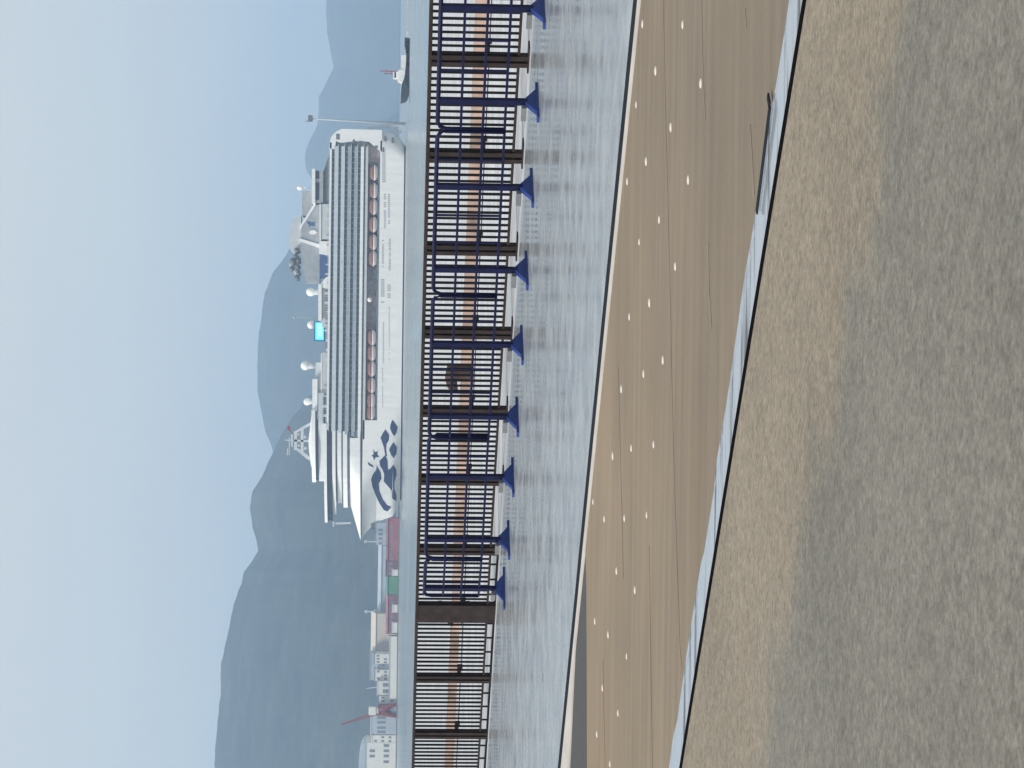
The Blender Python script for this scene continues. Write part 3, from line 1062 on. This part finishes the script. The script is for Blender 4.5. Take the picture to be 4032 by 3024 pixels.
house('observation_roof', 1225, 1240, 1618, 1906, 2.5, 27.5, WHITE, 2.4)
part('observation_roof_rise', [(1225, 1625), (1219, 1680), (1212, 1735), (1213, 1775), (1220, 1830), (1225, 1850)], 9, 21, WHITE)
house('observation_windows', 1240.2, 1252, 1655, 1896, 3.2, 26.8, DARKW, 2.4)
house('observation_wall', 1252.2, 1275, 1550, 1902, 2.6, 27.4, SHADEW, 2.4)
b = MB()
for k in range(12):
    b.box((up(0, 1565 + k * 9)[0], 2.4, up(1277, 1600)[1]), (up(0, 1570 + k * 9)[0], 2.62, up(1270, 1600)[1]), 0, fr)
b.build('observation_ports', CABIN, ship)
# radar mast
def P3(x, y, v): u_, z_ = up(x, y); return fr(u_, v, z_)
b = MB()
for v in (11.5, 18.5):
    b.bar(P3(1222, 1672, v), P3(1185, 1692, v), 1.3)
    b.bar(P3(1185, 1692, v), P3(1153, 1712, v), 1.1)
    b.bar(P3(1216, 1815, v), P3(1183, 1788, v), 1.3)
    b.bar(P3(1183, 1788, v), P3(1158, 1768, v), 1.1)
    b.bar(P3(1212, 1742, v), P3(1150, 1740, v), 1.0)
for (x, y0, y1, w) in [(1186, 1690, 1790, 1.3), (1160, 1704, 1778, 1.6), (1146, 1716, 1764, 1.0)]:
    b.bar(P3(x, y0, 15), P3(x, y1, 15), 8.0, w)
b.bar(P3(1128, 1770, 15), P3(1126, 1800, 15), 0.8, 0.5)
b.bar(P3(1134, 1730, 15), P3(1134, 1800, 15), 0.4, 0.4)
b.bar(P3(1146, 1740, 15), P3(1118, 1740, 15), 0.5)
for (x, y) in [(1170, 1715), (1172, 1760), (1196, 1726), (1197, 1770)]:
    b.ball(P3(x, y, 12), 0.9, 10)
b.build('radar_mast', SHADEW, ship)
b = MB(); b.box((up(0, 1684)[0], 14, up(1138, 1690)[1]), (up(0, 1700)[0], 16, up(1128, 1690)[1]), 0, fr)
b.bar(P3(1134, 1700, 15), P3(1150, 1715, 15), 0.4)
b.build('mast_flag', REDP, ship)
# deck rails, lamps, small fittings along the top edge
b = MB()
random.seed(21)
for y in range(600, 1670, 9):
    hbox(b, 299, 303, y, y + 0.9, 0.1, 0.2)
hbox(b, 302.6, 303.4, 600, 1670, 0.1, 0.2)
for y in range(820, 1660, 37):
    hh = random.uniform(6, 16)
    hbox(b, 299, 299 + hh, y, y + random.uniform(3, 12), 2, 6)
b.build('deck_fittings', SHADEW, ship)
b = MB()
b.bar(P3(1448, 503, 4), P3(1572, 492, 4), 0.9)
b.bar(P3(1572, 492, 4), P3(1574, 520, 4), 1.2)
b.bar(P3(1540, 495, 4), P3(1560, 534, 4), 0.8)
b.build('stern_frame', SHADEW, ship)

# ------------------------------------------------------------------ far light mast behind the stern
def far(dist):
    k = dist / 9000.0
    def f(x, y):
        return (-(y - 1512) * k, ((1570.5 - 0.0119 * y) - x) * k + EYE)
    return f
f_ = far(1300)
PALE = mat('pale_steel', (0.45, 0.48, 0.5), 0.5)
xa, za = f_(1605, 494)
o = thing('light_mast', (xa, 1300, -2.6), 'thin tall grey mast rising from the shore behind the ship stern', 'mast')
zt = f_(1222, 480)[1] + 2.6
b = MB(); b.tube([(0, 0, 0), (1.2, 0, zt * 0.6), (f_(1222, 480)[0] - xa, 0, zt)], [0.8, 0.55, 0.35], 8); b.build('pole', PALE, o)
b = MB(); b.box((-1.6 + 2, -1, zt - 1.5), (1.9 + 2, 1, zt + 1.0)); b.bar((0.5, 0, zt), (0.5, 0, zt + 2.4), 0.5); b.build('lamp_head', GREYD, o)

# ------------------------------------------------------------------ tugboat
TN = mat('tug_dark', (0.018, 0.03, 0.045), 0.5)
f_ = far(850)
X0, _ = f_(1600, 411)
tug = thing('tugboat', (X0, 850, -2.6), 'small dark hulled tugboat with white cabin and thin red mast', 'tugboat')
def tp(x, y):
    X, Z = f_(x, y)
    return (X - X0, Z + 2.6)
def tb(u):           # plan taper
    L0, L1 = 0.0, tp(0, 152)[0]
    tt = u / L1
    return max(0.05, min(1.0, (tt / 0.28) ** 0.6 if tt < 0.28 else (1 if tt < 0.85 else 1 - (tt - 0.85) * 1.8)))
ft = lambda u, v, z: (u, v, z)
def tpart(name, pts, v0, v1, m, hb=None, parent=None):
    b = MB(); b.prism([tp(x, y) for x, y in pts], v0, v1, ft, 0, hb)
    return b.build(name, m, parent or tug)
sheer = [(1577, 411), (1578, 385), (1580, 360), (1583, 335), (1590, 318), (1594, 300), (1597, 270), (1599, 240), (1599, 215), (1597, 195), (1593, 185), (1593, 168), (1594, 152)]
keel = [(1615, 156), (1616, 200), (1616, 260), (1616, 320), (1614, 365), (1604, 395), (1596, 404)]
tpart('hull', sheer + keel, 0, 7.0, TN, tb)
cb = tpart('cabin', [(1580, 222), (1580, 300), (1602, 305), (1602, 220)], 1.4, 5.6, WHITE)
tpart('deckhouse', [(1568, 280), (1566, 322), (1584, 330), (1596, 326), (1596, 280)], 1.2, 5.8, WHITE)
wh = tpart('wheelhouse', [(1548, 288), (1548, 312), (1568, 314), (1568, 286)], 1.8, 5.2, WHITE)
tpart('wheelhouse_windows', [(1553, 289), (1553, 311), (1559, 311), (1559, 289)], 1.7, 5.3, DARKW, None, wh)
tpart('radar', [(1560, 316), (1560, 328), (1566, 328), (1566, 316)], 3, 4, GREYM)
b = MB()
def T3(x, y, v): X, Z = tp(x, y); return (X, v, Z)
b.bar(T3(1498, 283, 3.5), T3(1566, 283, 3.5), 0.3); b.bar(T3(1513, 293, 3.5), T3(1548, 293, 3.5), 0.25)
b.bar(T3(1520, 277, 3.5), T3(1520, 297, 3.5), 0.2); b.bar(T3(1540, 279, 3.5), T3(1540, 297, 3.5), 0.2)
b.build('mast', REDP, tug)
b = MB()
for y in (170, 190, 210, 235, 260):
    b.ball(T3(1605, y, -0.1), 0.55, 10)
b.build('fender', SLOT, tug)

# low breakwater at the right
f_ = far(1000)
b = MB()
xa = f_(0, 150)[0]
b.box((xa, 985, -3.2), (xa + 160, 1000, -1.95))
tag(b.build('breakwater', mat('breakwater_stone', (0.5, 0.52, 0.52), 0.9, var=0.2, scale=0.3)), 'long low pale breakwater behind the small tugboat', 'breakwater')

# ------------------------------------------------------------------ shore buildings under the left hill
DS = 1400.0
f_ = far(DS)
MAROON = mat('maroon_cladding', (0.34, 0.11, 0.14), 0.7, var=0.3, scale=0.15)
PLUM = mat('plum_cladding', (0.20, 0.10, 0.13), 0.7, var=0.3, scale=0.15)
PBLUE = mat('pale_blue_cladding', (0.42, 0.48, 0.55), 0.6, var=0.15, scale=0.1)
GREEN = mat('green_cladding', (0.10, 0.26, 0.18), 0.7, var=0.2, scale=0.15)
BEIGE = mat('beige_wall', (0.58, 0.53, 0.47), 0.8, var=0.08, scale=0.2)
CREAM = mat('cream_wall', (0.72, 0.72, 0.68), 0.8, var=0.06, scale=0.2)
ROOFG = mat('roof_grey', (0.25, 0.28, 0.32), 0.7, var=0.2, scale=0.2)
WIN = mat('building_glass', (0.20, 0.23, 0.27), 0.2)
ZB = -1.9
def sbuild(name, label, cat, x0, y0, y1, depth, wall, roofm, roof='flat', rows=1, cols=6, dY=0.0, x1=1562, pts=None, group='harbour buildings under the hill'):
    k = (DS + dY) / 9000.0
    f = far(DS + dY)
    Xa, Xb = f(0, y1)[0], f(0, y0)[0]
    zt = f(x0, (y0 + y1) / 2)[1]
    zb = f(x1, (y0 + y1) / 2)[1]
    w = Xb - Xa
    h = zt - zb
    o = thing(name, (Xa, DS + dY, zb), label, cat, group)
    b = MB()
    wallh = h if roof == 'flat' else h * 0.8
    if zb > ZB + 0.5:
        b.box((0, 0, -(zb - ZB)), (w, depth, wallh))
    else:
        b.box((0, 0, -0.5), (w, depth, wallh))
    wl_ = b.build('wall', wall, o)
    b = MB()
    if roof == 'flat':
        b.box((-0.3, -0.3, wallh), (w + 0.3, depth + 0.3, wallh + 0.5))
    elif roof == 'gable':
        b.prism([(-0.4, wallh), (w + 0.4, wallh), (w + 0.4, wallh + 0.25), (-0.4, wallh + 0.25)], -0.5, depth + 0.5, ft)
        vs = [(-0.4, -0.5, wallh + 0.25), (w + 0.4, -0.5, wallh + 0.25), (w + 0.4, depth / 2, h), (-0.4, depth / 2, h), (-0.4, depth + 0.5, wallh + 0.25), (w + 0.4, depth + 0.5, wallh + 0.25)]
        b.add(vs, [(0, 1, 2, 3), (3, 2, 5, 4), (0, 3, 4), (1, 5, 2), (0, 4, 5, 1)])
    elif roof == 'arch':
        ps = [(w * (0.5 - 0.5 * math.cos(math.pi * i / 14)), wallh + (h - wallh) * math.sin(math.pi * i / 14)) for i in range(15)]
        b.prism(ps, -0.4, depth, ft)
    b.build('roof', roofm, o)
    if rows:
        for r_ in range(rows):
            z = wallh * (r_ + 0.35) / rows
            hh = wallh / rows * 0.38
            if r_ == 0:
                b = MB()
                b.box((0, -0.12, 0), (w / cols * 0.5, 0.1, hh))
                w0 = b.build('window', WIN, wl_)
            for c_ in range(cols):
                if r_ + c_ and random.random() < 0.12: continue
                wo_ = w0 if r_ + c_ == 0 else w0.copy()
                if wo_ is not w0: COL.objects.link(wo_)
                wo_.parent = wl_
                wo_.location = (w * (c_ + 0.25 + random.uniform(-0.08, 0.08)) / cols, 0, z)
    return o
sbuild('warehouse', 'maroon quayside warehouse directly beside the ship bow', 'warehouse', 1520, 2045, 2213, 16, MAROON, PLUM, 'gable', 1, 9)
sbuild('warehouse', 'dull plum warehouse between the maroon one and the green one', 'warehouse', 1521, 2215, 2273, 16, PLUM, PLUM, 'flat', 1, 3)
sbuild('warehouse', 'green clad quayside warehouse between plum coloured ones', 'warehouse', 1518, 2275, 2346, 16, GREEN, GREEN, 'gable', 0)
sbuild('warehouse', 'plum red warehouse between the green one and the white sheds', 'warehouse', 1519, 2348, 2500, 16, PLUM, MAROON, 'gable', 1, 8)
sbuild('long_shed', 'tall pale blue shed behind the ship bow and maroon warehouse', 'shed', 1479, 2065, 2152, 30, PBLUE, ROOFG, 'flat', 2, 5, dY=60)
sbuild('long_shed', 'long low pale blue shed behind the green warehouse', 'shed', 1487, 2154, 2424, 30, PBLUE, PBLUE, 'gable', 0, dY=62)
sbuild('site_hut', 'small cream hut in front of the plum warehouse near the green one', 'hut', 1546, 2248, 2272, 3, CREAM, CREAM, 'flat', 0, dY=-6)
sbuild('site_hut', 'small cream hut in front of the plum red warehouse, nearer the green one', 'hut', 1547, 2386, 2416, 3, CREAM, CREAM, 'flat', 0, dY=-6)
sbuild('site_hut', 'small cream hut in front of the plum red warehouse, nearer the white sheds', 'hut', 1546, 2456, 2496, 3, CREAM, CREAM, 'flat', 0, dY=-6)
sbuild('hall', 'beige hall with hipped roof behind the plum red warehouse', 'hall', 1460, 2422, 2575, 26, BEIGE, BEIGE, 'gable', 0, dY=50)
sbuild('quay_shed', 'long low white shed on the quay below the pale blocks', 'shed', 1534, 2510, 2756, 8, CREAM, PBLUE, 'flat', 0, dY=-4)
sbuild('apartment_block', 'grey white block with dark openings next to the beige hall', 'building', 1475, 2580, 2618, 14, CREAM, ROOFG, 'flat', 3, 3, dY=20)
sbuild('apartment_block', 'low grey block between two taller white blocks', 'building', 1492, 2620, 2640, 14, PBLUE, ROOFG, 'flat', 2, 2, dY=22)
sbuild('apartment_block', 'grey white block with dark openings, middle of the row', 'building', 1476, 2642, 2684, 14, CREAM, ROOFG, 'flat', 3, 3, dY=20)
sbuild('apartment_block', 'wide pale block standing behind the row of white blocks', 'building', 1459, 2575, 2682, 12, PBLUE, PBLUE, 'flat', 1, 8, dY=45)
sbuild('apartment_block', 'bright white block with one dark opening right of the crane', 'building', 1487, 2686, 2741, 14, CREAM, CREAM, 'flat', 1, 2, dY=18)
sbuild('apartment_block', 'small cream block closest to the red crane', 'building', 1491, 2744, 2770, 12, CREAM, ROOFG, 'flat', 2, 2, dY=18)
sbuild('terminal_building', 'plain bluish white building left of the red crane', 'building', 1462, 2822, 2896, 20, PBLUE, CREAM, 'flat', 1, 4, x1=1548)
sbuild('terminal_building', 'stepped white building with dark recesses beside the arched hall', 'building', 1466, 2899, 2928, 20, CREAM, CREAM, 'flat', 3, 2, x1=1550)
sbuild('arched_hall', 'big pale hall with curved roof cut by the left edge of the scene', 'hall', 1412, 2929, 3120, 30, CREAM, PBLUE, 'arch', 2, 9, x1=1550)
# quay wall in front of the far buildings
b = MB()
xa, xb = f_(0, 3500)[0], f_(0, 2030)[0]
b.box((xa, DS - 12, -4), (xb, DS + 400, -1.9))
tag(b.build('far_quay', mat('far_quay_stone', (0.16, 0.17, 0.19), 0.9, var=0.2, scale=0.1)), kind='structure')
# the far shoreline under the hills
b = MB()
b.box((-900, 3000, -4), (-20, 3050, -1.0)); b.box((-20, 5300, -4), (2000, 5350, -1.0))
tag(b.build('far_shore', HILL), kind='structure')
# poles
for (y, xt, xb_, lab) in [(2163, 1428, 1482, 'thin pale pole rising above the pale blue shed near the ship bow'), (2449, 1430, 1462, 'thin pale pole on the roof line of the beige hall')]:
    X, Zt = f_(xt, y)
    o = thing('signal_pole', (X, DS + 56, -1.9), lab, 'pole')
    b = MB(); b.tube([(0, 0, 0), (0, 0, Zt + 2)], [0.5, 0.3], 8); b.build('pole', PALE, o)
    b = MB(); b.box((-1.0, -0.3, Zt), (1.0, 0.3, Zt + 1.6)); b.build('lamp_head', PALE, o)
X, Z = f_(1490, 2735)
o = thing('signal_pole', (X, DS + 30, -1.9), 'leaning pale pole between the white blocks and the crane', 'pole')
b = MB(); b.bar((0, 0, 0), (0, 0, Z + 3), 0.6); b.bar((0, 0, Z + 2.5), (-1.0, 0, f_(1440, 2740)[1] + 1.9), 0.45); b.build('pole', PALE, o)
# red crane
X0, _ = f_(1543, 2798)
cr = thing('harbour_crane', (X0, DS - 6, -1.9), 'red lattice harbour crane with raised jib and white cab', 'crane')
def C3(x, y, v): X, Z = f_(x, y); return (X - X0, v, Z + 1.9)
b = MB()
for v in (0, 8):
    for (p, q_) in [((1560, 2776), (1492, 2782)), ((1560, 2822), (1492, 2812)), ((1560, 2776), (1492, 2812)), ((1560, 2822), (1492, 2782)), ((1526, 2779), (1526, 2817)), ((1492, 2782), (1492, 2812)),
                     ((1545, 2777), (1510, 2814)), ((1545, 2820), (1510, 2781))]:
        b.bar(C3(*p, v), C3(*q_, v), 0.75)
for p in [(1560, 2776), (1560, 2822), (1526, 2779), (1526, 2817), (1492, 2782), (1492, 2812), (1510, 2798)]:
    b.bar(C3(*p, 0), C3(*p, 8), 0.7)
b.build('gantry', REDP, cr)
b = MB()
p0, p1 = Vector(C3(1490, 2808, 4)), Vector(C3(1343, 2856, 4))
for o_ in (Vector((0.9, 0, 0.7)), Vector((-0.9, 0, -0.7)), Vector((0, 1.2, 0))):
    b.bar(p0 + o_, p1 + o_ * 0.2, 0.38)
for k in range(12):
    a, c = p0.lerp(p1, k / 12), p0.lerp(p1, (k + 1) / 12)
    w = 1 - k / 13
    b.bar(a + Vector((0.9, 0, 0.7)) * w, c - Vector((0.9, 0, 0.7)) * w, 0.28)
b.build('jib', REDP, cr)
b = MB(); b.box(C3(1480, 2816, 2), C3(1452, 2786, 6.5)); b.bar(C3(1492, 2800, 4), C3(1478, 2800, 4), 3)
b.build('cab', CREAM, cr)
